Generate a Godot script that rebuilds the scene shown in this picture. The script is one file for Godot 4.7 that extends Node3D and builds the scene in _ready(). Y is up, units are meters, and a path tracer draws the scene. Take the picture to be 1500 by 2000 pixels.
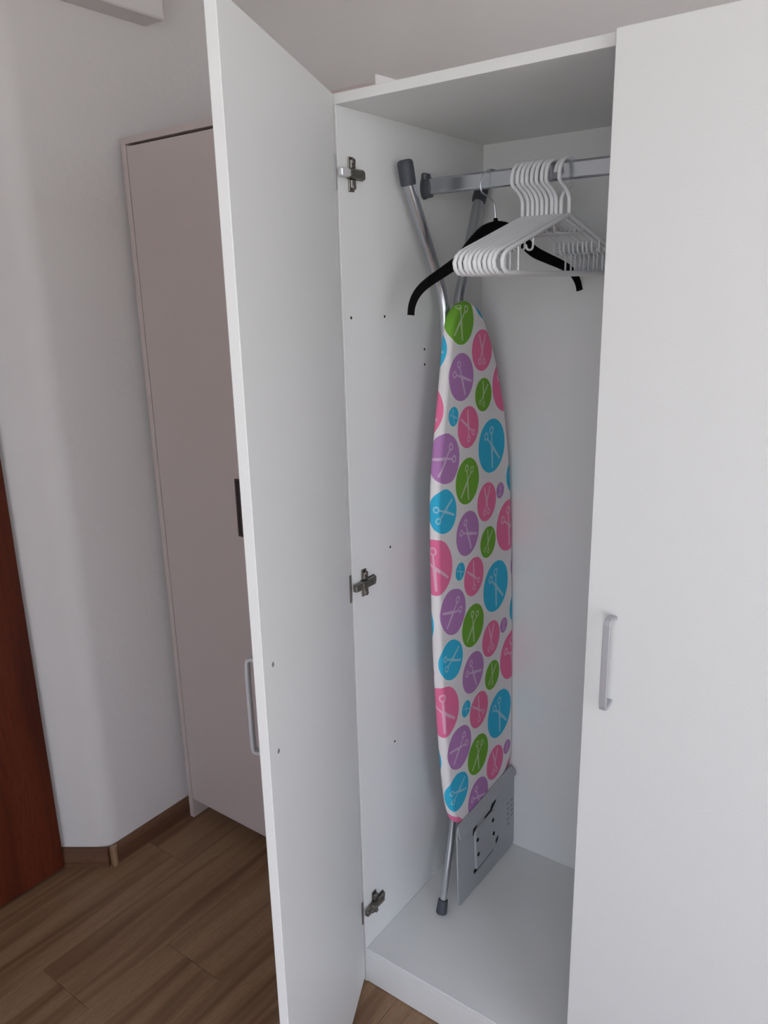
extends Node3D
# A white wardrobe with its left door standing open: an ironing board and clothes hangers inside,
# a second cabinet, a wall corner and a brown room door beyond.  Metres, y up; x runs along the
# wardrobe's front, z points from its back (-0.56) to the room; the carcass front is z = 0.

var taken := {}
var M := {}

# ------------------------------------------------------------------ naming
func numbered(called: String) -> String:
	if not taken.has(called):
		taken[called] = 0
		return called
	taken[called] += 1
	return "%s_%03d" % [called, taken[called]]

func tag(o: Node3D, label: String, category: String, group := "") -> Node3D:
	o.set_meta("label", label)
	o.set_meta("category", category)
	if group != "":
		o.set_meta("group", group)
	return o

func thing(called: String, label: String, category: String, at := Vector3.ZERO, group := "") -> Node3D:
	var o := Node3D.new()
	o.name = numbered(called)
	add_child(o)
	o.position = at
	tag(o, label, category, group)
	return o

func obj(called: String, st: SurfaceTool, m: Material, parent: Node3D = null, at := Vector3.ZERO) -> MeshInstance3D:
	var o := MeshInstance3D.new()
	o.mesh = st.commit()
	o.material_override = m
	o.cast_shadow = GeometryInstance3D.SHADOW_CASTING_SETTING_ON
	o.position = at
	if parent == null:
		o.name = numbered(called)
		add_child(o)
	else:
		o.name = part_name(parent, called)
		parent.add_child(o, true)
	return o

func part_name(parent: Node, called: String) -> String:
	var n := 0
	var full := called
	while parent.has_node(NodePath(full)):
		n += 1
		full = "%s_%03d" % [called, n]
	return full

func struct(called: String, st: SurfaceTool, m: Material) -> MeshInstance3D:
	var o := obj(called, st, m)
	o.set_meta("kind", "structure")
	return o

func again(mesh: Mesh, called: String, m: Material, parent: Node3D, at := Vector3.ZERO) -> MeshInstance3D:
	var o := MeshInstance3D.new()
	o.mesh = mesh
	o.material_override = m
	o.name = part_name(parent, called)
	o.position = at
	parent.add_child(o, true)
	return o

# ------------------------------------------------------------------ shapes
func mb() -> SurfaceTool:
	var st := SurfaceTool.new()
	st.begin(Mesh.PRIMITIVE_TRIANGLES)
	return st

func tri(st: SurfaceTool, p: Array, n: Array, uv: Array) -> void:
	var mid: Vector3 = n[0] + n[1] + n[2]
	var order := [0, 1, 2]
	if (p[1] - p[0]).cross(p[2] - p[0]).dot(mid) > 0.0:
		order = [0, 2, 1]
	for i in order:
		st.set_normal(n[i])
		st.set_uv(uv[i])
		st.add_vertex(p[i])

func quad(st: SurfaceTool, a: Vector3, b: Vector3, c: Vector3, d: Vector3, n: Vector3, shift := Vector2.ZERO) -> void:
	var uv := []
	var ax := n.abs()
	for q in [a, b, c, d]:
		var t: Vector3 = q
		if ax.y >= ax.x and ax.y >= ax.z:
			uv.append(Vector2(t.x, t.z) + shift)
		elif ax.x >= ax.z:
			uv.append(Vector2(t.z, -t.y) + shift)
		else:
			uv.append(Vector2(t.x, -t.y) + shift)
	tri(st, [a, b, c], [n, n, n], [uv[0], uv[1], uv[2]])
	tri(st, [a, c, d], [n, n, n], [uv[0], uv[2], uv[3]])

# a box with chamfered edges; lo and hi are its corners
func bx(st: SurfaceTool, lo: Vector3, hi: Vector3, bev := 0.0, shift := Vector2.ZERO) -> void:
	var c := (lo + hi) / 2.0
	var h := (hi - lo) / 2.0
	var b := minf(bev, minf(h.x, minf(h.y, h.z)) * 0.9)
	for axis in 3:
		var i := (axis + 1) % 3
		var j := (axis + 2) % 3
		for s in [-1.0, 1.0]:
			var n := Vector3.ZERO
			n[axis] = s
			var p: Array[Vector3] = []
			for k in [[-1.0, -1.0], [1.0, -1.0], [1.0, 1.0], [-1.0, 1.0]]:
				var v := Vector3.ZERO
				v[axis] = s * h[axis]
				v[i] = k[0] * (h[i] - b)
				v[j] = k[1] * (h[j] - b)
				p.append(c + v)
			quad(st, p[0], p[1], p[2], p[3], n, shift)
	if b <= 0.0:
		return
	for axis in 3:
		var i := (axis + 1) % 3
		var j := (axis + 2) % 3
		for si in [-1.0, 1.0]:
			for sj in [-1.0, 1.0]:
				var p: Array[Vector3] = []
				for k in [[-1.0, 0], [1.0, 0], [1.0, 1], [-1.0, 1]]:
					var v := Vector3.ZERO
					v[axis] = k[0] * (h[axis] - b)
					v[i] = si * (h[i] - (b if k[1] == 1 else 0.0))
					v[j] = sj * (h[j] - (b if k[1] == 0 else 0.0))
					p.append(c + v)
				var n := Vector3.ZERO
				n[i] = si
				n[j] = sj
				quad(st, p[0], p[1], p[2], p[3], n.normalized(), shift)
	for sx in [-1.0, 1.0]:
		for sy in [-1.0, 1.0]:
			for sz in [-1.0, 1.0]:
				var s := Vector3(sx, sy, sz)
				var p := []
				for axis in 3:
					var v := Vector3.ZERO
					for k in 3:
						v[k] = s[k] * (h[k] - (0.0 if k == axis else b))
					p.append(c + v)
				var n := s.normalized()
				tri(st, p, [n, n, n], [shift, shift, shift])

# a tube along points; ra and rb are its half sizes along "side" and across it
func tube(st: SurfaceTool, pts: Array, ra: float, rb := -1.0, seg := 12, closed := false, caps := true, side := Vector3.ZERO) -> void:
	if rb < 0.0:
		rb = ra
	var n := pts.size()
	var rings := []
	var u := side
	var along := 0.0
	for i in n:
		var p: Vector3 = pts[i]
		var before: Vector3 = pts[(i - 1 + n) % n] if (closed or i > 0) else p
		var after: Vector3 = pts[(i + 1) % n] if (closed or i < n - 1) else p
		var t := (after - before).normalized()
		if i > 0:
			along += (p - (pts[i - 1] as Vector3)).length()
		if u == Vector3.ZERO:
			u = t.cross(Vector3.UP if absf(t.y) < 0.9 else Vector3.RIGHT).normalized()
		u = (u - t * t.dot(u)).normalized()
		var w := t.cross(u).normalized()
		var ring := []
		for k in seg + 1:
			var a := TAU * k / seg
			var off := u * cos(a) * ra + w * sin(a) * rb
			var nn := (u * cos(a) / ra + w * sin(a) / rb).normalized()
			ring.append([p + off, nn, Vector2(float(k) / seg, along)])
		rings.append(ring)
	var last := n if closed else n - 1
	for i in last:
		var A: Array = rings[i]
		var B: Array = rings[(i + 1) % n]
		for k in seg:
			tri(st, [A[k][0], A[k + 1][0], B[k + 1][0]], [A[k][1], A[k + 1][1], B[k + 1][1]], [A[k][2], A[k + 1][2], B[k + 1][2]])
			tri(st, [A[k][0], B[k + 1][0], B[k][0]], [A[k][1], B[k + 1][1], B[k][1]], [A[k][2], B[k + 1][2], B[k][2]])
	if caps and not closed:
		for e in [0, n - 1]:
			var c: Vector3 = pts[e]
			var other: Vector3 = pts[1] if e == 0 else pts[n - 2]
			var nn := (c - other).normalized()
			for k in seg:
				tri(st, [c, rings[e][k][0], rings[e][k + 1][0]], [nn, nn, nn], [Vector2.ZERO, Vector2.ZERO, Vector2.ZERO])

# a solid of revolution about the line from a to b; prof = [[distance along 0..1, radius], ...]
func lathe(st: SurfaceTool, a: Vector3, b: Vector3, prof: Array, seg := 18) -> void:
	var t := (b - a).normalized()
	var u := t.cross(Vector3.UP if absf(t.y) < 0.9 else Vector3.RIGHT).normalized()
	var w := t.cross(u)
	for i in prof.size() - 1:
		var pa := a.lerp(b, prof[i][0])
		var pb := a.lerp(b, prof[i + 1][0])
		var r0: float = prof[i][1]
		var r1: float = prof[i + 1][1]
		var dl := (pb - pa).dot(t)
		for k in seg:
			var pts := []
			var nor := []
			for q in [[k, 0], [k + 1, 0], [k + 1, 1], [k, 1]]:
				var ang: float = TAU * q[0] / seg
				var d := u * cos(ang) + w * sin(ang)
				pts.append((pa if q[1] == 0 else pb) + d * (r0 if q[1] == 0 else r1))
				nor.append((d * dl - t * (r1 - r0)).normalized())
			var z := Vector2.ZERO
			tri(st, [pts[0], pts[1], pts[2]], [nor[0], nor[1], nor[2]], [z, z, z])
			tri(st, [pts[0], pts[2], pts[3]], [nor[0], nor[2], nor[3]], [z, z, z])

# an outline (counterclockwise, in the x-y plane) with a rounded front edge, from z = back to z = front
func slab(st: SurfaceTool, line: PackedVector2Array, back: float, front: float, r: float, steps := 4, round_back := false) -> void:
	var n := line.size()
	var nor := PackedVector2Array()
	for i in n:
		var t := (line[(i + 1) % n] - line[(i - 1 + n) % n]).normalized()
		nor.append(Vector2(t.y, -t.x))
	# profile rows: [inset, z, arc length past the inset outline, normal out, normal z]
	var rows := []
	for k in steps + 1:
		var a := PI / 2.0 * k / steps
		rows.append([r * (1.0 - sin(a)), front - r * (1.0 - cos(a)), r * a, sin(a), cos(a)])
	if round_back:
		for k in steps + 1:
			var a := PI / 2.0 * k / steps
			rows.append([r * (1.0 - cos(a)), back + r * (1.0 - sin(a)), r * PI / 2.0 + (front - back - 2.0 * r) + r * a, cos(a), -sin(a)])
	else:
		rows.append([0.0, back, r * PI / 2.0 + (front - back - r), 1.0, 0.0])
	for j in rows.size() - 1:
		for i in n:
			var P := []
			var N := []
			var U := []
			for q in [[i, j], [(i + 1) % n, j], [(i + 1) % n, j + 1], [i, j + 1]]:
				var row: Array = rows[q[1]]
				var o: Vector2 = nor[q[0]]
				var b := line[q[0]]
				var f: Vector2 = b - o * row[0]
				P.append(Vector3(f.x, f.y, row[1]))
				N.append(Vector3(o.x * row[3], o.y * row[3], row[4]))
				var uvp: Vector2 = b - o * r + o * row[2]
				U.append(stretched(uvp))
			tri(st, [P[0], P[1], P[2]], [N[0], N[1], N[2]], [U[0], U[1], U[2]])
			tri(st, [P[0], P[2], P[3]], [N[0], N[2], N[3]], [U[0], U[2], U[3]])
	for face in 2:
		var z := front if face == 0 else back
		var ins := r if (face == 0 or round_back) else 0.0
		var poly := PackedVector2Array()
		for i in n:
			poly.append(line[i] - nor[i] * ins)
		var idx := Geometry2D.triangulate_polygon(poly)
		var fn := Vector3(0, 0, 1.0 if face == 0 else -1.0)
		for t in idx.size() / 3:
			var P := []
			var U := []
			for k in 3:
				var v := poly[idx[t * 3 + k]]
				P.append(Vector3(v.x, v.y, z))
				U.append(stretched(v))
			tri(st, P, [fn, fn, fn], U)

# the cover is pulled tighter towards the board's square end
var stretch := 0.0

func stretched(v: Vector2) -> Vector2:
	return Vector2(v.x, v.y + stretch * (1.1 - v.y) * (1.1 - v.y)) if v.y < 1.1 else v

func rounded(pts: Array, r: float, steps := 5) -> PackedVector2Array:
	var out := PackedVector2Array()
	var n := pts.size()
	for i in n:
		var p: Vector2 = pts[i]
		var a: Vector2 = pts[(i - 1 + n) % n]
		var b: Vector2 = pts[(i + 1) % n]
		var d := minf(r, minf((a - p).length(), (b - p).length()) * 0.45)
		var p0 := p + (a - p).normalized() * d
		var p1 := p + (b - p).normalized() * d
		for k in steps + 1:
			var t := float(k) / steps
			out.append(p0.lerp(p, t).lerp(p.lerp(p1, t), t))
	return out

func spline(pts: Array, per := 6) -> Array:
	var out := []
	var n := pts.size()
	for i in n - 1:
		var p0: Vector3 = pts[maxi(i - 1, 0)]
		var p1: Vector3 = pts[i]
		var p2: Vector3 = pts[i + 1]
		var p3: Vector3 = pts[mini(i + 2, n - 1)]
		for k in per:
			out.append(p1.cubic_interpolate(p2, p0, p3, float(k) / per))
	out.append(pts[n - 1])
	return out

# ------------------------------------------------------------------ materials
func mat(col: Color, rough: float, metal := 0.0, spec := 0.5) -> StandardMaterial3D:
	var m := StandardMaterial3D.new()
	m.albedo_color = col
	m.roughness = rough
	m.metallic = metal
	m.metallic_specular = spec
	return m

func bumpy(m: StandardMaterial3D, freq: float, strength: float, scale: float, seed_no: int, kind := FastNoiseLite.TYPE_SIMPLEX) -> void:
	var nz := FastNoiseLite.new()
	nz.seed = seed_no
	nz.noise_type = kind
	nz.frequency = freq
	var t := NoiseTexture2D.new()
	t.width = 256
	t.height = 256
	t.seamless = true
	t.as_normal_map = true
	t.bump_strength = strength
	t.noise = nz
	m.normal_enabled = true
	m.normal_texture = t
	m.uv1_triplanar = true
	m.uv1_world_triplanar = true
	m.uv1_scale = Vector3.ONE * scale

# wood: grain runs along v; the picture covers 0.2 x 1.3 m
func wood(seed_no: int, base: Color, dark: Color, light: Color, w := 160, h := 640, streak := 1.0) -> ImageTexture:
	var a := FastNoiseLite.new()
	a.seed = seed_no
	a.frequency = 1.0
	a.fractal_octaves = 3
	var b := FastNoiseLite.new()
	b.seed = seed_no + 7
	b.frequency = 1.0
	b.fractal_octaves = 2
	var img := Image.create(w, h, false, Image.FORMAT_RGB8)
	for y in h:
		var v := float(y) / h
		for x in w:
			var u := float(x) / w
			var bend := 0.10 * b.get_noise_2d(u * 0.9, v * 1.6)
			var broad := a.get_noise_2d((u + bend) * 3.0, v * 0.8)
			var fine := a.get_noise_2d((u + bend * 0.4) * 38.0 + 40.0, v * 5.0)
			var pore := b.get_noise_2d(u * 90.0, v * 26.0 + 9.0)
			var c := base.lerp(dark, clampf(0.10 + broad * 1.5, 0.0, 1.0) * streak)
			c = c.lerp(light, clampf(-broad * 0.9 + 0.05, 0.0, 0.7))
			c = c.lerp(dark, clampf(fine * 0.5, 0.0, 0.35))
			c = c.lerp(dark, 0.35 if pore > 0.34 else 0.0)
			img.set_pixel(x, y, c)
	img.generate_mipmaps()
	return ImageTexture.create_from_image(img)

# ------------------------------------------------------------------ the printed cover of the ironing board
const TILE := Vector2(0.345, 0.361)
const PX := 2200.0

func dab(img: Image, at: Vector2, r: float, col: Color, inner := -1.0) -> void:
	var w := img.get_width()
	var h := img.get_height()
	var c := at * PX
	var R := r * PX
	for y in range(int(floor(c.y - R - 1)), int(ceil(c.y + R + 2))):
		for x in range(int(floor(c.x - R - 1)), int(ceil(c.x + R + 2))):
			var d := Vector2(x, y).distance_to(c)
			var k := clampf(R - d + 0.5, 0.0, 1.0)
			if inner > 0.0:
				k *= clampf(d - inner * PX + 0.5, 0.0, 1.0)
			if k > 0.0:
				var X := posmod(x, w)
				var Y := posmod(y, h)
				img.set_pixel(X, Y, img.get_pixel(X, Y).lerp(col, k))

func stroke(img: Image, a: Vector2, b: Vector2, r0: float, r1: float, col: Color) -> void:
	var w := img.get_width()
	var h := img.get_height()
	var A := a * PX
	var B := b * PX
	var m := maxf(r0, r1) * PX + 2.0
	for y in range(int(minf(A.y, B.y) - m), int(maxf(A.y, B.y) + m) + 1):
		for x in range(int(minf(A.x, B.x) - m), int(maxf(A.x, B.x) + m) + 1):
			var p := Vector2(x, y)
			var t := clampf((p - A).dot(B - A) / (B - A).length_squared(), 0.0, 1.0)
			var k := clampf(lerpf(r0, r1, t) * PX - p.distance_to(A.lerp(B, t)) + 0.5, 0.0, 1.0)
			if k > 0.0:
				var X := posmod(x, w)
				var Y := posmod(y, h)
				img.set_pixel(X, Y, img.get_pixel(X, Y).lerp(col, k))

func cover_print() -> ImageTexture:
	var w := int(TILE.x * PX)
	var h := int(TILE.y * PX)
	var img := Image.create(w, h, false, Image.FORMAT_RGB8)
	img.fill(Color(0.93, 0.915, 0.915))
	var blue := Color(0.25, 0.735, 0.885)
	var pink := Color(0.95, 0.485, 0.65)
	var purple := Color(0.745, 0.53, 0.76)
	var green := Color(0.465, 0.685, 0.25)
	# centre across, centre up, radius, colour, way the blades point (degrees, up = 90), how far open
	var motifs := [
		[-0.004, 1.141, 0.0530, green, -112.0, 24.0], [-0.108, 1.095, 0.0505, blue, 8.0, 27.0],
		[0.083, 1.065, 0.0465, pink, 84.0, 21.0], [0.152, 1.073, 0.0200, purple, 75.0, 20.0],
		[-0.012, 1.018, 0.0525, purple, -46.0, 27.0], [0.083, 0.963, 0.0385, green, 66.0, 24.0],
		[-0.152, 0.971, 0.0660, pink, -62.0, 27.0], [-0.053, 0.939, 0.0210, blue, -55.0, 30.0],
		[0.009, 0.902, 0.0470, pink, 116.0, 26.0], [0.116, 0.834, 0.0650, blue, -69.0, 22.0],
		[-0.091, 0.851, 0.0560, purple, 200.0, 28.0]]
	for q in motifs:
		var at := Vector2(q[0], -q[1])
		var R: float = q[2]
		var col: Color = q[3]
		dab(img, at, R, col)
		var pale := col.lerp(Color(0.93, 0.90, 0.92), 0.58)
		for s in [-1.0, 1.0]:
			var a := deg_to_rad(q[4] + s * q[5])
			var d := Vector2(cos(a), -sin(a))
			var tip := at + d * R * 0.80
			var grip := at - d * R * 0.46
			stroke(img, grip, at, R * 0.035, R * 0.045, pale)
			stroke(img, at, tip, R * 0.070, R * 0.050, pale)
			dab(img, at - d * R * 0.58, R * 0.155, pale, R * 0.088)
	img.generate_mipmaps()
	return ImageTexture.create_from_image(img)

# ------------------------------------------------------------------ main
func _ready() -> void:
	# camera
	var cam := Camera3D.new()
	cam.name = "camera"
	cam.keep_aspect = Camera3D.KEEP_HEIGHT
	cam.fov = rad_to_deg(2.0 * atan(1000.0 / 1521.8))
	cam.near = 0.02
	cam.transform = Transform3D(Basis(Vector3(0.80655, -0.02334, -0.5907), Vector3(-0.13939, 0.96354, -0.2284), Vector3(0.5745, 0.26656, 0.77389)).orthonormalized(), Vector3(0.99196, 1.65237, 1.21782))
	add_child(cam)
	cam.current = true
	# sky and exposure: an overcast day outside the window on the right
	var env := Environment.new()
	env.background_mode = Environment.BG_SKY
	var sky := Sky.new()
	var pm := ProceduralSkyMaterial.new()
	pm.sky_top_color = Color(0.80, 0.84, 0.91)
	pm.sky_horizon_color = Color(0.91, 0.93, 0.965)
	pm.ground_bottom_color = Color(0.85, 0.85, 0.85)
	pm.ground_horizon_color = Color(0.90, 0.90, 0.90)
	pm.sun_angle_max = 1.0
	pm.energy_multiplier = 1.0
	sky.sky_material = pm
	env.sky = sky
	env.background_energy_multiplier = 5.75
	env.tonemap_mode = Environment.TONE_MAPPER_LINEAR
	env.tonemap_exposure = 1.0
	env.sdfgi_enabled = true
	env.ssao_enabled = true
	env.ssil_enabled = true
	var we := WorldEnvironment.new()
	we.name = "sky"
	we.environment = env
	add_child(we)

	materials()
	room()
	wardrobe()
	side_cabinet()
	ironing_board()
	hangers()
	small_things()

func materials() -> void:
	M.wall = mat(Color(0.880, 0.866, 0.862), 0.95, 0.0, 0.2)
	bumpy(M.wall, 0.05, 0.22, 2.0, 3)
	M.ceiling = mat(Color(0.90, 0.89, 0.88), 0.95, 0.0, 0.2)
	M.white = mat(Color(0.90, 0.90, 0.895), 0.42, 0.0, 0.45)
	bumpy(M.white, 0.09, 0.22, 7.0, 11)
	M.edge = mat(Color(0.90, 0.89, 0.89), 0.38)
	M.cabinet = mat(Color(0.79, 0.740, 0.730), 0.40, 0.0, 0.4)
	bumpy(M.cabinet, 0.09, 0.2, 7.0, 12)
	M.steel = mat(Color(0.74, 0.75, 0.77), 0.25, 0.92)
	M.chrome = mat(Color(0.80, 0.81, 0.83), 0.18, 1.0)
	M.bright = mat(Color(0.93, 0.93, 0.94), 0.3, 0.5)
	M.nickel = mat(Color(0.50, 0.485, 0.46), 0.36, 0.85)
	M.satin = mat(Color(0.72, 0.72, 0.735), 0.5, 0.3)
	M.greyplastic = mat(Color(0.27, 0.28, 0.31), 0.55)
	M.flange = mat(Color(0.36, 0.37, 0.39), 0.5, 0.3)
	M.black = mat(Color(0.028, 0.026, 0.030), 0.9, 0.0, 0.3)
	M.black.rim_enabled = true
	M.black.rim = 0.15
	M.plastic = mat(Color(0.93, 0.93, 0.935), 0.38, 0.0, 0.5)
	M.sheet = mat(Color(0.70, 0.71, 0.725), 0.48, 0.25)
	M.hole = mat(Color(0.06, 0.06, 0.065), 0.8)
	M.screwgrey = mat(Color(0.52, 0.54, 0.54), 0.5, 0.3)
	M.darkmetal = mat(Color(0.30, 0.26, 0.265), 0.65, 0.0, 0.3)
	M.glass = mat(Color(0.95, 0.98, 1.0, 0.06), 0.02)
	M.glass.transparency = BaseMaterial3D.TRANSPARENCY_ALPHA
	M.frame = mat(Color(0.92, 0.92, 0.92), 0.35)
	M.cover = mat(Color.WHITE, 0.85, 0.0, 0.25)
	M.cover.albedo_texture = cover_print()
	M.cover.uv1_scale = Vector3(1.0 / TILE.x, -1.0 / TILE.y, 1.0)
	# floor boards: four boards of the same oak
	M.planks = []
	for k in 4:
		var m := mat(Color.WHITE, 0.48, 0.0, 0.4)
		m.albedo_texture = wood(20 + k * 13, Color(0.575, 0.455, 0.35), Color(0.455, 0.335, 0.25), Color(0.635, 0.52, 0.41))
		m.uv1_scale = Vector3(5.0, 0.77, 1.0)
		M.planks.append(m)
	M.skirt = mat(Color.WHITE, 0.5, 0.0, 0.4)
	M.skirt.albedo_texture = wood(91, Color(0.43, 0.31, 0.235), Color(0.33, 0.23, 0.17), Color(0.47, 0.35, 0.27))
	M.skirt.uv1_scale = Vector3(5.0, 0.77, 1.0)
	M.skirtcap = mat(Color(0.66, 0.53, 0.42), 0.5)
	M.mahogany = mat(Color.WHITE, 0.42, 0.0, 0.4)
	M.mahogany.albedo_texture = wood(57, Color(0.37, 0.165, 0.10), Color(0.25, 0.10, 0.065), Color(0.43, 0.20, 0.12), 256, 640, 0.8)
	M.mahogany.uv1_scale = Vector3(1.6, 0.46, 1.0)

# ------------------------------------------------------------------ the room
const XR := 2.75      # inside of the right wall
const ZF := 3.10      # inside of the wall behind the camera
const ZB := -0.575    # inside of the back wall
const XL := -0.90     # inside of the left wall beside the cabinet
const XD := -1.06     # inside of the left wall beside the door
const TOP := 2.62
const WIN_R := [0.45, 2.35, 0.30, 2.42]   # window in the right wall: from z, to z, from y, to y
const WIN_F := [0.75, 2.55, 0.30, 2.46]   # window in the wall behind the camera: from x, to x, from y, to y

func room() -> void:
	var st := mb()
	bx(st, Vector3(XD - 0.1, -0.13, ZB - 0.1), Vector3(XR + 0.1, -0.012, ZF + 0.1))
	var fl := struct("floor", st, M.skirtcap)
	# boards laid along z, 0.2 m wide; joints staggered
	var rng := RandomNumberGenerator.new()
	rng.seed = 5
	var row := 0
	var x := -0.508 - 0.2 * 3
	while x < XR:
		var x0 := maxf(x, XD - 0.02)
		var x1 := minf(x + 0.2, XR)
		var z := 0.212 - 1.3 + fmod(float((row + 1) % 4) * 0.47 + (0.0 if row == 3 else 0.13), 1.3) - 1.3
		if row == 3:
			z = 0.212 - 1.3
		while z < ZF:
			var z0 := maxf(z, ZB)
			var z1 := minf(z + 1.3, ZF)
			if z1 - z0 > 0.02:
				var p := mb()
				bx(p, Vector3(x0 + 0.0004, -0.012, z0 + 0.0004), Vector3(x1 - 0.0004, 0.0, z1 - 0.0004), 0.0007, Vector2(-x, -z))
				obj("plank", p, M.planks[rng.randi() % 4], fl)
			z += 1.3
		x += 0.2
		row += 1
	st = mb()
	bx(st, Vector3(XD - 0.1, TOP, ZB - 0.1), Vector3(XR + 0.1, TOP + 0.1, ZF + 0.1))
	struct("ceiling", st, M.ceiling)
	st = mb()
	bx(st, Vector3(XL - 0.1, -0.012, ZB - 0.1), Vector3(XR + 0.1, TOP, ZB))
	struct("wall_back", st, M.wall)
	# left wall: beside the cabinet, a rounded bend, then further out beside the room door
	var bend := []
	var A := Vector2(XL, 0.112)
	var B := Vector2(XD, 0.222)
	var da := Vector2(0, 1)
	var db := (B - A).normalized()
	var c := 0.045
	for k in 9:
		var t := k / 8.0
		var p0 := A - da * c
		var p1 := A + db * c
		bend.append(p0.lerp(A, t).lerp(A.lerp(p1, t), t))
	var line := [Vector2(XL, ZB - 0.1)]
	line.append_array(bend)
	line.append(B)
	line.append(Vector2(XD, ZF + 0.1))
	st = mb()
	for i in line.size() - 1:
		wall_piece(st, line[i], line[i + 1], -0.012, TOP, i, line)
	struct("wall_left", st, M.wall)
	# the two outer walls, each with a window
	var st_r := mb()
	glazed(st_r, false, WIN_R[0], WIN_R[1], WIN_R[2], WIN_R[3])
	struct("wall_right", st_r, M.wall)
	var st_f := mb()
	glazed(st_f, true, WIN_F[0], WIN_F[1], WIN_F[2], WIN_F[3])
	struct("wall_front", st_f, M.wall)
	# skirting boards
	st = mb()
	skirting(st, Vector2(XL, ZB), Vector2(XL, 0.112))
	struct("baseboard_left", st, M.skirt)
	st = mb()
	skirting(st, Vector2(XL, 0.112), Vector2(XD + 0.012, 0.214))
	struct("baseboard_corner", st, M.skirt)
	# plastic cap over the outside corner of the skirting
	st = mb()
	var cap := PackedVector2Array()
	for k in 9:
		var a := lerpf(-0.15, 1.15, k / 8.0)
		cap.append(Vector2(cos(a), sin(a)) * 0.0235)
	for k in range(8, -1, -1):
		var a := lerpf(-0.15, 1.15, k / 8.0)
		cap.append(Vector2(cos(a), sin(a)) * 0.004)
	var cp := mb()
	slab(cp, cap, 0.0, 0.062, 0.002, 2)
	var co := struct("trim_1", cp, M.skirtcap)
	co.rotation = Vector3(-PI / 2.0, 0, 0)
	co.position = Vector3(XL - 0.001, 0.0, 0.112)
	# boxed-in beam high on the left wall
	st = mb()
	bx(st, Vector3(XL - 0.02, 2.362, -0.316), Vector3(XL + 0.078, TOP, 0.60), 0.004)
	struct("trim_2", st, M.wall)
	# brown room door, a slab standing clear of the floor, beside the bend of the wall
	st = mb()
	bx(st, Vector3(-1.036, 0.008, 0.206), Vector3(-0.996, 2.03, 1.03), 0.002, Vector2(0.3, 0))
	var dr := struct("door_1", st, M.mahogany)
	dr.set_meta("label", "dark reddish brown wooden room door at the left edge beside the wall bend")
	var hs := mb()
	tube(hs, [Vector3(-0.996, 1.02, 0.97), Vector3(-0.945, 1.02, 0.97), Vector3(-0.94, 1.02, 0.96), Vector3(-0.94, 1.02, 0.86)], 0.009)
	lathe(hs, Vector3(-0.996, 1.02, 0.97), Vector3(-0.988, 1.02, 0.97), [[0.0, 0.026], [0.8, 0.026], [1.0, 0.022], [1.0, 0.0]])
	obj("door_handle", hs, M.satin, dr)

# an outer wall with a two-light window from a to b along it and y0 to y1; along x (the front wall) or along z (the right one)
func glazed(st: SurfaceTool, front: bool, a: float, b: float, y0: float, y1: float) -> void:
	var lo := XD - 0.1 if front else ZB - 0.1
	var hi := XR + 0.22 if front else ZF
	var at := ZF if front else XR
	for q in [[lo, a, -0.012, TOP, 0.0, 0.22], [b, hi, -0.012, TOP, 0.0, 0.22], [a, b, -0.012, y0, 0.0, 0.22], [a, b, y1, TOP, 0.0, 0.22]]:
		slot(st, front, at, q, 0.0)
	var fr := mb()
	var mid := (a + b) / 2.0
	var w := 0.06
	for q in [[a, b, y0, y0 + w, 0.1, 0.16], [a, b, y1 - w, y1, 0.1, 0.16], [a, a + w, y0, y1, 0.1, 0.16], [mid - w / 2.0, mid + w / 2.0, y0, y1, 0.1, 0.16], [b - w, b, y0, y1, 0.1, 0.16]]:
		slot(fr, front, at, q, 0.004)
	var win := struct("window_1" if not front else "window_2", fr, M.frame)
	for q in [[a + w, mid - w / 2.0, y0 + w, y1 - w, 0.126, 0.132], [mid + w / 2.0, b - w, y0 + w, y1 - w, 0.126, 0.132]]:
		var g := mb()
		slot(g, front, at, q, 0.0)
		obj("pane", g, M.glass, win)

func slot(st: SurfaceTool, front: bool, at: float, q: Array, bev: float) -> void:
	if front:
		bx(st, Vector3(q[0], q[2], at + q[4]), Vector3(q[1], q[3], at + q[5]), bev)
	else:
		bx(st, Vector3(at + q[4], q[2], q[0]), Vector3(at + q[5], q[3], q[1]), bev)

func wall_piece(st: SurfaceTool, a: Vector2, b: Vector2, y0: float, y1: float, i: int, line: Array) -> void:
	# outside face at a fixed x, so that the wall is solid
	var na := wall_normal(line, i)
	var nb := wall_normal(line, i + 1)
	var xo := XD - 0.1
	var p := [Vector3(a.x, y0, a.y), Vector3(b.x, y0, b.y), Vector3(b.x, y1, b.y), Vector3(a.x, y1, a.y)]
	var z := Vector2.ZERO
	tri(st, [p[0], p[1], p[2]], [na, nb, nb], [z, z, z])
	tri(st, [p[0], p[2], p[3]], [na, nb, na], [z, z, z])
	var n := Vector3(-1, 0, 0)
	quad(st, Vector3(xo, y0, a.y), Vector3(xo, y0, b.y), Vector3(xo, y1, b.y), Vector3(xo, y1, a.y), n)
	quad(st, Vector3(xo, y1, a.y), Vector3(xo, y1, b.y), p[2], p[3], Vector3.UP)
	quad(st, Vector3(xo, y0, a.y), Vector3(xo, y0, b.y), p[1], p[0], Vector3.DOWN)
	if i == 0:
		quad(st, Vector3(xo, y0, a.y), p[0], p[3], Vector3(xo, y1, a.y), Vector3(0, 0, -1))
	if i == line.size() - 2:
		quad(st, Vector3(xo, y0, b.y), p[1], p[2], Vector3(xo, y1, b.y), Vector3(0, 0, 1))

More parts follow.
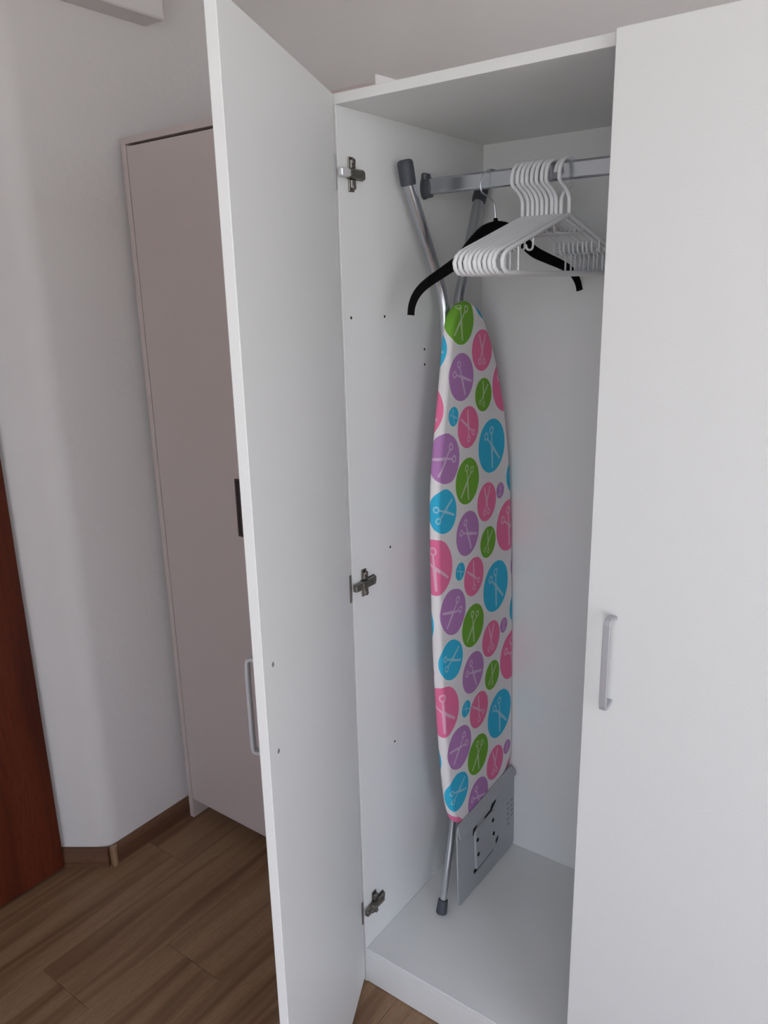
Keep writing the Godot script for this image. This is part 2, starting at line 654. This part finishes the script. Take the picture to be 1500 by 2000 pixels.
func wall_normal(line: Array, i: int) -> Vector3:
	var n := Vector2.ZERO
	var last := line.size() - 2
	if i == line.size() - 1 or (i == last):
		# flat past the inner corner
		var t: Vector2 = (line[line.size() - 2] - line[line.size() - 3]).normalized() if i == last else Vector2(0, 1)
		n = Vector2(t.y, -t.x)
	elif i == 0:
		n = Vector2(1, 0)
	else:
		var t0: Vector2 = (line[i] - line[i - 1]).normalized()
		var t1: Vector2 = (line[i + 1] - line[i]).normalized()
		var t := (t0 + t1).normalized()
		if i == 1:
			t = t0
		n = Vector2(t.y, -t.x)
	return Vector3(n.x, 0, n.y)

func skirting(st: SurfaceTool, a: Vector2, b: Vector2) -> void:
	# profile out from the wall: 15 mm thick, 60 mm high, the top edge eased
	var t := (b - a).normalized()
	var n := Vector2(t.y, -t.x)
	var prof := [Vector2(0.016, 0.0), Vector2(0.016, 0.045), Vector2(0.013, 0.055), Vector2(0.008, 0.060), Vector2(0.0, 0.061)]
	var len := (b - a).length()
	for i in prof.size() - 1:
		var P := []
		for q in [[a, i], [b, i], [b, i + 1], [a, i + 1]]:
			var pr: Vector2 = prof[q[1]]
			var f: Vector2 = q[0] + n * pr.x
			P.append(Vector3(f.x, pr.y, f.y))
		var d: Vector2 = prof[i + 1] - prof[i]
		var nn := Vector3(n.x * d.y, -d.x, n.y * d.y).normalized()
		var U := [Vector2(prof[i].y, 0), Vector2(prof[i].y, len), Vector2(prof[i + 1].y, len), Vector2(prof[i + 1].y, 0)]
		tri(st, [P[0], P[1], P[2]], [nn, nn, nn], [U[0], U[1], U[2]])
		tri(st, [P[0], P[2], P[3]], [nn, nn, nn], [U[0], U[2], U[3]])
	for e in [[a, -1.0], [b, 1.0]]:
		var q: Vector2 = e[0]
		var nn := Vector3(t.x * e[1], 0, t.y * e[1])
		var c := Vector3(q.x, 0, q.y)
		for i in prof.size() - 1:
			var f0: Vector2 = q + n * prof[i].x
			var f1: Vector2 = q + n * prof[i + 1].x
			tri(st, [c, Vector3(f0.x, prof[i].y, f0.y), Vector3(f1.x, prof[i + 1].y, f1.y)], [nn, nn, nn], [Vector2.ZERO, Vector2.ZERO, Vector2.ZERO])

# ------------------------------------------------------------------ the wardrobe
const H := 2.0104
const DOOR_A := 65.25

func pull(parent: Node3D, at: Vector3, out_z: float) -> void:
	# bow handle: a flat bar with two slanted feet
	var st := mb()
	var path := [Vector3(0, 0.077, 0), Vector3(0, 0.0795, 0.010), Vector3(0, 0.0815, 0.022), Vector3(0, 0.0795, 0.0285), Vector3(0, 0.073, 0.0305), Vector3(0, 0.05, 0.031)]
	var full := []
	for p in path:
		full.append(Vector3(0, p.y, p.z * out_z))
	for i in range(path.size() - 1, -1, -1):
		full.append(Vector3(0, -path[i].y, path[i].z * out_z))
	ribbon(st, full, 0.0062, 0.0032)
	obj("handle", st, M.satin, parent, at)

# a bar of rectangular section swept in the y-z plane
func ribbon(st: SurfaceTool, pts: Array, hx: float, hn: float) -> void:
	var n := pts.size()
	var sec := []
	for i in n:
		var p: Vector3 = pts[i]
		var t: Vector3 = ((pts[mini(i + 1, n - 1)] as Vector3) - (pts[maxi(i - 1, 0)] as Vector3)).normalized()
		var w := t.cross(Vector3.RIGHT).normalized()
		var r := []
		var b := 0.0012
		for q in [[-hx + b, hn], [hx - b, hn], [hx, hn - b], [hx, -hn + b], [hx - b, -hn], [-hx + b, -hn], [-hx, -hn + b], [-hx, hn - b]]:
			r.append(p + Vector3.RIGHT * q[0] + w * q[1])
		sec.append(r)
	for i in n - 1:
		var mid: Vector3 = (pts[i] + pts[i + 1]) / 2.0
		for k in 8:
			var a: Vector3 = sec[i][k]
			var b: Vector3 = sec[i][(k + 1) % 8]
			var c: Vector3 = sec[i + 1][(k + 1) % 8]
			var d: Vector3 = sec[i + 1][k]
			var nn := (b - a).cross(d - a).normalized()
			if nn.dot((a + b + c + d) / 4.0 - mid) < 0.0:
				nn = -nn
			quad(st, a, b, c, d, nn)
	for e in [0, n - 1]:
		var nn: Vector3 = (pts[e] - (pts[1] if e == 0 else pts[n - 2])).normalized()
		for k in range(1, 7):
			tri(st, [sec[e][0], sec[e][k], sec[e][k + 1]], [nn, nn, nn], [Vector2.ZERO, Vector2.ZERO, Vector2.ZERO])

func wardrobe() -> void:
	var W := thing("wardrobe", "tall white two-door wardrobe with its left door standing open", "wardrobe")
	var st := mb()
	bx(st, Vector3(-0.018, 0, -0.55), Vector3(0, H - 0.018, 0), 0.0006)
	obj("side_panel", st, M.white, W)
	st = mb()
	bx(st, Vector3(1.062, 0, -0.55), Vector3(1.08, H - 0.018, 0), 0.0006)
	obj("side_panel", st, M.white, W)
	st = mb()
	bx(st, Vector3(-0.018, H - 0.018, -0.55), Vector3(1.08, H, 0), 0.0006)
	obj("top_panel", st, M.white, W)
	st = mb()
	bx(st, Vector3(0, 0.0827, -0.55), Vector3(1.062, 0.1007, -0.0004), 0.0012)
	obj("bottom_panel", st, M.white, W)
	st = mb()
	bx(st, Vector3(0, 0.0015, -0.018), Vector3(1.062, 0.0825, -0.0012), 0.0006)
	obj("plinth", st, M.white, W)
	st = mb()
	bx(st, Vector3(-0.018, 0.03, -0.556), Vector3(1.08, H, -0.5501))
	obj("back_panel", st, M.white, W)
	# closed right door
	st = mb()
	bx(st, Vector3(0.5306, 0.017, 0.002), Vector3(1.078, H - 0.001, 0.020), 0.0010)
	var d2 := obj("door", st, M.white, W)
	pull(d2, Vector3(0.5775, 1.048, 0.020), 1.0)
	# open left door: local x runs from the hinge edge to the free edge, local z = 0 is the inner face, -z the room face
	st = mb()
	bx(st, Vector3(0, 0.017, 0.0), Vector3(0.530, H, 0.016), 0.0010)
	var d1 := obj("door", st, M.white, W, Vector3(-0.0025, 0, 0.0042))
	d1.rotation.y = deg_to_rad(-DOOR_A)
	pull(d1, Vector3(0.4890, 1.039, 0.016), 0.86)
	var scr := mb()
	lathe(scr, Vector3(0, 0, 0.0005), Vector3(0, 0, -0.0012), [[0.0, 0.0042], [0.6, 0.0040], [1.0, 0.0030], [1.0, 0.0014], [0.5, 0.0012], [0.5, 0.0]])
	var scm := scr.commit()
	for y in [1.114, 0.9643]:
		again(scm, "screw", M.screwgrey, d1, Vector3(0.4905, y, 0))
	for y in [1.877, 1.052, 0.214]:
		var cup := mb()
		bx(cup, Vector3(0.0040, -0.0310, -0.0032), Vector3(0.0115, 0.0310, 0.0), 0.0010)
		obj("hinge_cup", cup, M.satin if y > 1.5 else M.nickel, d1, Vector3(0, y, 0))
		hinge(W, y)
	# pin and screw holes in the left side
	var hp := mb()
	lathe(hp, Vector3.ZERO, Vector3(0.0006, 0, 0), [[0.0, 0.0028], [1.0, 0.0026], [1.0, 0.0]], 10)
	var hm := hp.commit()
	for q in [[1.613, -0.025], [1.612, -0.137], [1.535, -0.287], [1.501, -0.287], [1.105, -0.139], [0.607, -0.140]]:
		again(hm, "pin_hole", M.hole, W, Vector3(0, q[0], q[1]))
	# oval rail with end flanges
	var rl := mb()
	oval_rail(rl, 0.004, 1.058, 1.876, -0.29)
	var rail := obj("clothes_rail", rl, M.steel, W)
	for s in [0.0, 1.062]:
		var d := 1.0 if s == 0.0 else -1.0
		var f := mb()
		tube(f, [Vector3(s, 1.875, -0.29), Vector3(s + d * 0.004, 1.875, -0.29)], 0.0235, 0.015, 24, false, true, Vector3.UP)
		tube(f, [Vector3(s + d * 0.003, 1.874, -0.29), Vector3(s + d * 0.020, 1.875, -0.29)], 0.0205, 0.0115, 24, false, true, Vector3.UP)
		bx(f, Vector3(s if d > 0 else s - 0.012, 1.888, -0.302), Vector3(s + 0.012 if d > 0 else s, 1.904, -0.278), 0.003)
		obj("rail_flange", f, M.flange, rail)

# rail of flattened oval section along x: straight sides, small round top and bottom
func oval_rail(st: SurfaceTool, x0: float, x1: float, y: float, z: float) -> void:
	var sec := []
	var hz := 0.0075
	var hy := 0.0170
	for k in 13:
		var a := PI * k / 12.0
		sec.append([Vector2(hz * cos(a), hy - 0.0055 + 0.0055 * sin(a)), Vector2(cos(a) * 0.0055, sin(a) * hz).normalized()])
	for k in 13:
		var a := PI + PI * k / 12.0
		sec.append([Vector2(hz * cos(a), -hy + 0.0055 + 0.0055 * sin(a)), Vector2(cos(a) * 0.0055, sin(a) * hz).normalized()])
	var o := Vector2.ZERO
	for k in sec.size():
		var A: Array = sec[k]
		var B: Array = sec[(k + 1) % sec.size()]
		var p := [Vector3(x0, y + A[0].y, z + A[0].x), Vector3(x1, y + A[0].y, z + A[0].x), Vector3(x1, y + B[0].y, z + B[0].x), Vector3(x0, y + B[0].y, z + B[0].x)]
		var na := Vector3(0, A[1].y, A[1].x)
		var nb := Vector3(0, B[1].y, B[1].x)
		tri(st, [p[0], p[1], p[2]], [na, na, nb], [o, o, o])
		tri(st, [p[0], p[2], p[3]], [na, nb, nb], [o, o, o])

func hinge(W: Node3D, y: float) -> void:
	# cross-shaped mounting plate on the side panel, its arm reaching to the cup on the door
	var st := mb()
	var o := Vector3(0, y, -0.037)
	bx(st, o + Vector3(0, -0.031, -0.0085), o + Vector3(0.0035, 0.031, 0.0085), 0.0015)
	bx(st, o + Vector3(0.003, 0.009, -0.0075), o + Vector3(0.009, 0.026, 0.0075), 0.002)
	bx(st, o + Vector3(0.003, -0.026, -0.0075), o + Vector3(0.009, -0.009, 0.0075), 0.002)
	bx(st, o + Vector3(0, -0.009, -0.037), o + Vector3(0.004, 0.009, 0.012), 0.0015)
	for s in [-1.0, 1.0]:
		lathe(st, o + Vector3(0.008, s * 0.0225, 0), o + Vector3(0.0105, s * 0.0225, 0), [[0.0, 0.0055], [0.7, 0.0055], [1.0, 0.0045], [1.0, 0.0]], 12)
	var hp := obj("hinge", st, M.nickel, W)
	var arm := mb()
	bx(arm, o + Vector3(0.004, -0.0085, -0.026), o + Vector3(0.017, 0.0085, 0.022), 0.003)
	bx(arm, o + Vector3(0.004, -0.0075, -0.036), o + Vector3(0.010, 0.0075, -0.024), 0.002)
	lathe(arm, o + Vector3(0.016, 0, -0.012), o + Vector3(0.0185, 0, -0.012), [[0.0, 0.005], [0.8, 0.005], [1.0, 0.004], [1.0, 0.0]], 12)
	lathe(arm, o + Vector3(0.016, 0, 0.006), o + Vector3(0.0180, 0, 0.006), [[0.0, 0.004], [0.8, 0.004], [1.0, 0.003], [1.0, 0.0]], 12)
	obj("hinge_arm", arm, M.nickel, hp)
	var link := mb()
	bx(link, o + Vector3(0.006, -0.0075, 0.020), o + Vector3(0.0165, 0.0075, 0.0445), 0.002)
	obj("hinge_link", link, M.bright if y > 1.5 else M.nickel, hp)

# ------------------------------------------------------------------ the cabinet beyond the open door
func side_cabinet() -> void:
	var C := thing("tall_cabinet", "plain off-white tall cabinet set back behind the open wardrobe door", "cabinet", Vector3(-0.45, 0, -0.36))
	var o := Vector3(0.45, 0, 0.36)
	var st := mb()
	var zf := -0.180
	bx(st, o + Vector3(-0.880, 0, -0.56), o + Vector3(-0.862, 2.0525, zf), 0.001)
	obj("side_panel", st, M.cabinet, C)
	st = mb()
	bx(st, o + Vector3(-0.042, 0, -0.56), o + Vector3(-0.024, 2.0525, zf), 0.001)
	obj("side_panel", st, M.cabinet, C)
	st = mb()
	bx(st, o + Vector3(-0.880, 2.0525, -0.56), o + Vector3(-0.024, 2.069, zf), 0.001)
	obj("top_panel", st, M.cabinet, C)
	st = mb()
	bx(st, o + Vector3(-0.862, 0.078, -0.55), o + Vector3(-0.042, 0.096, zf - 0.022), 0.001)
	obj("bottom_panel", st, M.cabinet, C)
	st = mb()
	bx(st, o + Vector3(-0.862, 0.002, -0.30), o + Vector3(-0.042, 0.078, -0.284), 0.001)
	obj("plinth", st, M.cabinet, C)
	st = mb()
	bx(st, o + Vector3(-0.862, 0.078, -0.56), o + Vector3(-0.042, 2.0525, -0.554))
	obj("back_panel", st, M.cabinet, C)
	for k in 2:
		st = mb()
		var x0 := -0.8595 if k == 0 else -0.4505
		bx(st, o + Vector3(x0, 0.072, zf - 0.0195), o + Vector3(x0 + 0.406, 2.0465, zf - 0.0015), 0.0012)
		var d := obj("door", st, M.cabinet, C)
		if k == 0:
			shell(d, o + Vector3(-0.539, 1.032, zf - 0.0015), 0.075, 0.160, 0.006, M.darkmetal, M.darkmetal)
	var sc := mb()
	lathe(sc, Vector3.ZERO, Vector3(0.0015, 0, 0), [[0.0, 0.005], [0.7, 0.005], [1.0, 0.004], [1.0, 0.0]], 12)
	obj("screw", sc, M.darkmetal, C, o + Vector3(-0.862, 0.045, -0.222))

# a recessed pull let into a door: a raised rim round a dark dished plate
func shell(d: Node3D, at: Vector3, w: float, h: float, rim: float, mr: Material, mp: Material) -> void:
	var st := mb()
	for q in [[0.0, 0.0, w, rim], [0.0, h - rim, w, h], [0.0, rim, rim, h - rim], [w - rim, rim, w, h - rim]]:
		bx(st, at + Vector3(q[0], q[1], -0.002), at + Vector3(q[2], q[3], 0.006), 0.0012)
	obj("handle", st, mr, d)
	var p := mb()
	bx(p, at + Vector3(rim, rim, -0.001), at + Vector3(w - rim, h - rim, 0.0015), 0.0005)
	obj("handle_recess", p, mp, d)

# ------------------------------------------------------------------ the ironing board
func ironing_board() -> void:
	var B := thing("ironing_board", "folded ironing board in white cover printed with coloured dots and scissors, leaning inside wardrobe", "ironing board", Vector3(0.118, 0.1, -0.38))
	B.transform.basis = Basis(Vector3(-0.00088, 0.05756, -0.99834), Vector3(-0.01531, 0.99822, 0.05756), Vector3(0.99988, 0.01533, 0.0)).orthonormalized()
	# outline, counterclockwise from the nose's left
	var ctrl := [[-0.006, 1.531], [-0.030, 1.512], [-0.047, 1.474], [-0.070, 1.385], [-0.100, 1.275], [-0.126, 1.165], [-0.139, 1.055], [-0.149, 0.89], [-0.156, 0.70], [-0.153, 0.502], [-0.145, 0.36], [-0.134, 0.300], [-0.116, 0.262], [-0.085, 0.247],
		[0.0, 0.246], [0.10, 0.248], [0.150, 0.256], [0.178, 0.285], [0.190, 0.35], [0.198, 0.50], [0.207, 0.70], [0.213, 0.93], [0.211, 1.10], [0.201, 1.20], [0.183, 1.30], [0.145, 1.415], [0.098, 1.500], [0.062, 1.530], [0.028, 1.540]]
	var pts := []
	for q in ctrl:
		pts.append(Vector3(q[0], q[1], 0))
	pts.append(pts[0])
	var sm := spline(pts, 3)
	var line := PackedVector2Array()
	for i in sm.size() - 1:
		line.append(Vector2(sm[i].x, sm[i].y))
	var st := mb()
	stretch = 0.035
	slab(st, line, -0.027, 0.0, 0.011, 5, true)
	stretch = 0.0
	var cover := obj("cover", st, M.cover, B)
	# legs: bent tubes folded flat behind the board, rubber feet towards the top and one pair at the floor
	var to_local := B.transform.affine_inverse()
	var leg_paths := [
		[Vector3(0.030, 1.900, -0.180), Vector3(0.030, 1.875, -0.187), Vector3(0.033, 1.80, -0.226), Vector3(0.036, 1.713, -0.272), Vector3(0.041, 1.65, -0.299), Vector3(0.045, 1.58, -0.303), Vector3(0.050, 1.40, -0.300), Vector3(0.06, 1.0, -0.30), Vector3(0.068, 0.60, -0.30)],
		[Vector3(0.030, 1.887, -0.489), Vector3(0.030, 1.865, -0.478), Vector3(0.033, 1.795, -0.444), Vector3(0.038, 1.70, -0.398), Vector3(0.043, 1.636, -0.366), Vector3(0.047, 1.56, -0.352), Vector3(0.052, 1.40, -0.348), Vector3(0.06, 1.0, -0.345), Vector3(0.068, 0.60, -0.345)]]
	for lp in leg_paths:
		var t := mb()
		var path := []
		for p in spline(lp, 6):
			path.append(to_local * (p as Vector3))
		tube(t, path, 0.0125, -1.0, 18)
		var leg := obj("leg", t, M.steel, B)
		var a: Vector3 = to_local * (lp[0] as Vector3)
		var b: Vector3 = to_local * (lp[1] as Vector3)
		var d := (a - b).normalized()
		var f := mb()
		lathe(f, b - d * 0.006, a + d * 0.016, [[0.0, 0.0125], [0.0, 0.0158], [0.15, 0.0164], [0.85, 0.0164], [0.96, 0.0145], [1.0, 0.010], [1.0, 0.0]], 18)
		obj("foot", f, M.greyplastic, leg)
	# lower leg frame: a long tube out past the tail and its twin behind the iron rest
	for zz in [0.0, -0.262]:
		var t := mb()
		var lp := [Vector3(0.092, 0.115, -0.206 + zz), Vector3(0.090, 0.20, -0.232 + zz), Vector3(0.082, 0.34, -0.277 + zz * 0.9), Vector3(0.072, 0.50, -0.300 + zz * 0.7), Vector3(0.066, 0.75, -0.318 + zz * 0.45), Vector3(0.062, 0.98, -0.325 + zz * 0.3)]
		var path := []
		for p in spline(lp, 5):
			path.append(to_local * (p as Vector3))
		tube(t, path, 0.0085, -1.0, 14)
		var leg := obj("leg", t, M.steel, B)
		var a: Vector3 = to_local * (lp[0] as Vector3)
		var b: Vector3 = to_local * (lp[1] as Vector3)
		var d := (a - b).normalized()
		var f := mb()
		lathe(f, a - d * 0.022, a + d * 0.014, [[0.0, 0.0085], [0.0, 0.0125], [0.1, 0.013], [0.9, 0.0145], [0.97, 0.0135], [1.0, 0.0]], 18)
		obj("foot", f, M.greyplastic, leg)
	iron_rest(B)

func iron_rest(B: Node3D) -> void:
	# pressed sheet-metal tray for the iron, fixed at the tail, its lower edge on the wardrobe's floor
	var st := mb()
	var line := rounded([Vector2(-0.139, 0.014), Vector2(0.166, -0.006), Vector2(0.178, 0.022), Vector2(0.184, 0.215), Vector2(0.168, 0.258), Vector2(-0.126, 0.256), Vector2(-0.131, 0.22)], 0.014, 5)
	slab(st, line, 0.001, 0.005, 0.0012, 2)
	var R := obj("iron_rest", st, M.sheet, B)
	# folded upper lip
	var lip := mb()
	var ll := rounded([Vector2(-0.132, -0.019), Vector2(0.183, -0.014), Vector2(0.168, 0.019), Vector2(-0.125, 0.018)], 0.010, 4)
	slab(lip, ll, -0.0015, 0.0015, 0.0010, 2)
	var lo := obj("rim", lip, M.sheet, R, Vector3(0, 0.241, 0.0085))
	lo.rotation.x = -0.34
	# raised middle
	var mid := mb()
	slab(mid, rounded([Vector2(-0.052, 0.066), Vector2(0.058, 0.066), Vector2(0.062, 0.190), Vector2(-0.050, 0.190)], 0.012, 5), 0.0045, 0.0105, 0.005, 4)
	obj("bracket", mid, M.sheet, R)
	var scr := mb()
	lathe(scr, Vector3.ZERO, Vector3(0, 0, 0.002), [[0.0, 0.0058], [0.6, 0.0055], [1.0, 0.004], [1.0, 0.0]], 12)
	var sm := scr.commit()
	for q in [[0.043, 0.164], [0.045, 0.119], [-0.041, 0.160], [-0.040, 0.113]]:
		again(sm, "screw", M.hole, R, Vector3(q[0], q[1], 0.0105))
	var sl := mb()
	slab(sl, rounded([Vector2(0.008, 0.190), Vector2(0.046, 0.190), Vector2(0.074, 0.206), Vector2(0.070, 0.214), Vector2(0.050, 0.212), Vector2(0.040, 0.198), Vector2(0.008, 0.196)], 0.003, 3), 0.004, 0.0056, 0.0003, 1)
	obj("slot", sl, M.hole, R)
	sl = mb()
	slab(sl, rounded([Vector2(-0.058, 0.058), Vector2(0.048, 0.058), Vector2(0.076, 0.074), Vector2(0.080, 0.088), Vector2(0.068, 0.082), Vector2(0.046, 0.063), Vector2(-0.044, 0.062), Vector2(-0.050, 0.072), Vector2(-0.060, 0.070)], 0.003, 3), 0.004, 0.0056, 0.0003, 1)
	obj("slot", sl, M.hole, R)
	sl = mb()
	slab(sl, rounded([Vector2(-0.056, 0.180), Vector2(-0.048, 0.180), Vector2(-0.030, 0.200), Vector2(-0.052, 0.200)], 0.003, 3), 0.004, 0.0056, 0.0003, 1)
	obj("slot", sl, M.hole, R)
	var vent := mb()
	bx(vent, Vector3(-0.006, -0.0022, 0), Vector3(0.006, 0.0022, 0.0007), 0.0003)
	var vm := vent.commit()
	for k in 5:
		for j in 2:
			if k == 4 and j == 1:
				continue
			again(vm, "vent", M.screwgrey, R, Vector3(0.140 + j * 0.022, 0.150 - k * 0.017 - j * 0.001, 0.005))

# ------------------------------------------------------------------ hangers
# hanger axes: x = across (+ towards the room), y = up, z = thickness; the origin is the middle of the rail
func white_hanger() -> Node3D:
	var T := thing("white_hanger", "white plastic hanger", "hanger", Vector3.ZERO, "white plastic hangers bunched on the rail")
	var r := 0.0043
	# frame: shoulders, rounded ends, lower bar
	var pts := []
	var half := []
	half.append(Vector3(0.004, -0.0800, 0))
	half.append(Vector3(0.020, -0.0860, 0))
	half.append(Vector3(0.060, -0.1005, 0))
	half.append(Vector3(0.120, -0.1225, 0))
	half.append(Vector3(0.175, -0.1422, 0))
	half.append(Vector3(0.190, -0.1482, 0))
	half.append(Vector3(0.2005, -0.1560, 0))
	half.append(Vector3(0.2055, -0.1665, 0))
	half.append(Vector3(0.2030, -0.1770, 0))
	half.append(Vector3(0.1950, -0.1845, 0))
	half.append(Vector3(0.182, -0.1870, 0))
	half.append(Vector3(0.120, -0.1872, 0))
	half.append(Vector3(0.040, -0.1872, 0))
	for p in half:
		pts.append(p)
	for i in range(half.size() - 1, -1, -1):
		var p: Vector3 = half[i]
		pts.append(Vector3(-p.x, p.y, 0))
	var st := mb()
	tube(st, pts, 0.0043, r, 10, true, false, Vector3(0, 0, 1))
	obj("frame", st, M.plastic, T)
	# hook: up in front of the rail, over it and down behind
	var hk := [Vector3(0, -0.083, 0), Vector3(0, -0.060, 0), Vector3(0.002, -0.046, 0), Vector3(0.013, -0.033, 0)]
	for k in 12:
		var a := deg_to_rad(-22.0 + k * 17.5)
		hk.append(Vector3(0.0065 + 0.0300 * cos(a), -0.0085 + 0.0300 * sin(a), 0))
	st = mb()
	tube(st, spline(hk, 3), 0.0039, 0.0036, 10, false, true, Vector3(0, 0, 1))
	obj("hook", st, M.plastic, T)
	# straps' hooks under the shoulders, upright struts, small bar below the neck
	for s in [-1.0, 1.0]:
		st = mb()
		tube(st, [Vector3(s * 0.158, -0.134, 0), Vector3(s * 0.158, -0.160, 0), Vector3(s * 0.158, -0.1872, 0)], 0.0021, -1.0, 8)
		obj("strut", st, M.plastic, T)
		st = mb()
		tube(st, spline([Vector3(s * 0.114, -0.119, 0), Vector3(s * 0.114, -0.139, 0), Vector3(s * 0.118, -0.1455, 0), Vector3(s * 0.126, -0.147, 0), Vector3(s * 0.133, -0.1445, 0), Vector3(s * 0.136, -0.138, 0)], 3), 0.0021, -1.0, 8)
		obj("strap_hook", st, M.plastic, T)
	st = mb()
	tube(st, [Vector3(0.052, -0.098, 0), Vector3(0.046, -0.1125, 0), Vector3(0.0, -0.1135, 0), Vector3(-0.046, -0.1125, 0), Vector3(-0.052, -0.098, 0)], 0.0021, -1.0, 8)
	obj("tie_bar", st, M.plastic, T)
	return T

func black_hanger() -> void:
	var T := thing("black_hanger", "single black flocked hanger with thin metal hook, hanging nearest the board", "hanger", Vector3(0.169, 1.876, -0.29))
	T.rotation = Vector3(0, deg_to_rad(-90.0 - 25.0), deg_to_rad(-5.2))
	# body: a flat curved arm either side, thickest near the neck
	var spine := [Vector2(0.0, -0.0895), Vector2(0.030, -0.0965), Vector2(0.060, -0.1180), Vector2(0.095, -0.1470), Vector2(0.130, -0.1640), Vector2(0.165, -0.1790), Vector2(0.190, -0.1920), Vector2(0.207, -0.2070), Vector2(0.2175, -0.2250), Vector2(0.2215, -0.2420)]
	var wid := [0.0105, 0.0112, 0.0120, 0.0116, 0.0106, 0.0096, 0.0088, 0.0080, 0.0072, 0.0066]
	var raw := []
	for i in spine.size():
		raw.append(Vector3(spine[i].x, spine[i].y, wid[i]))
	var sm := spline(raw, 4)
	var n := sm.size()
	var up := PackedVector2Array()
	var lo := PackedVector2Array()
	for i in n:
		var p := Vector2(sm[i].x, sm[i].y)
		var q: Vector3 = sm[mini(i + 1, n - 1)] - sm[maxi(i - 1, 0)]
		var t := Vector2(q.x, q.y).normalized() if i > 0 else Vector2(1, 0)
		var nn: Vector2 = Vector2(-t.y, t.x) * sm[i].z
		up.append(p + nn)
		lo.append(p - nn)
	var line := PackedVector2Array()
	for i in n:
		line.append(Vector2(-lo[n - 1 - i].x, lo[n - 1 - i].y))
	for i in range(1, n):
		line.append(lo[i])
	for i in range(n - 1, -1, -1):
		line.append(up[i])
	for i in range(1, n):
		line.append(Vector2(-up[i].x, up[i].y))
	var st := mb()
	slab(st, line, -0.0042, 0.0042, 0.0024, 3, true)
	obj("body", st, M.black, T)
	st = mb()
	lathe(st, Vector3(0, -0.086, 0), Vector3(0, -0.073, 0), [[0.0, 0.0065], [0.5, 0.005], [0.9, 0.0042], [1.0, 0.0]], 14)
	obj("collar", st, M.black, T)
	var hk := [Vector3(0, -0.078, 0), Vector3(0, -0.055, 0), Vector3(0.003, -0.043, 0), Vector3(0.012, -0.034, 0)]
	for k in 13:
		var a := deg_to_rad(-28.0 + k * 18.0)
		hk.append(Vector3(0.004 + 0.0285 * cos(a), -0.0100 + 0.0285 * sin(a), 0))
	st = mb()
	tube(st, spline(hk, 3), 0.0017, -1.0, 10)
	obj("hook", st, M.chrome, T)

func hangers() -> void:
	black_hanger()
	var first := white_hanger()
	var xs := [0.236, 0.248, 0.258, 0.268, 0.278, 0.288, 0.299, 0.308, 0.3185, 0.335]
	var yaw := [10.0, 10.3, 9.8, 10.4, 10.0, 10.2, 10.2, 9.8, 10.2, 10.0]
	var words := [
		"white plastic hanger at the bunch's inner end, beside the single black hanger",
		"white plastic hanger, second from the black hanger in the bunch",
		"white plastic hanger, third from the black hanger in the bunch",
		"white plastic hanger, fourth from the black hanger in the bunch",
		"white plastic hanger, fifth from the black hanger in the bunch",
		"white plastic hanger, fifth from the closed door within the bunch",
		"white plastic hanger, fourth from the closed door within the bunch",
		"white plastic hanger just behind the one whose hook is turned round",
		"white plastic hanger whose hook is turned round, its tip facing out in front of rail",
		"foremost white plastic hanger, set a little apart from the bunch, nearest the closed door"]
	var made := []
	for i in 10:
		var h: Node3D = first
		if i > 0:
			h = first.duplicate()
			h.name = numbered("white_hanger")
			add_child(h)
		made.append(h)
	for i in 10:
		var h: Node3D = made[i]
		h.position = Vector3(xs[i], 1.876, -0.29)
		h.rotation_degrees = Vector3(0, -90.0 - yaw[i] + (180.0 if i == 8 else 0.0), 0)
		h.set_meta("label", words[i])

func small_things() -> void:
	# wedge-shaped white block lying on top of the wardrobe
	var st := mb()
	slab(st, PackedVector2Array([Vector2(0, 0), Vector2(0.044, 0), Vector2(0.044, 0.0012), Vector2(0.001, 0.0172), Vector2(0, 0.0172)]), -0.05, 0.0, 0.0003, 1)
	var o := obj("block", st, M.edge, null, Vector3(0.0905, H, -0.0015))
	tag(o, "small white wedge block lying on the wardrobe's top front edge", "block")
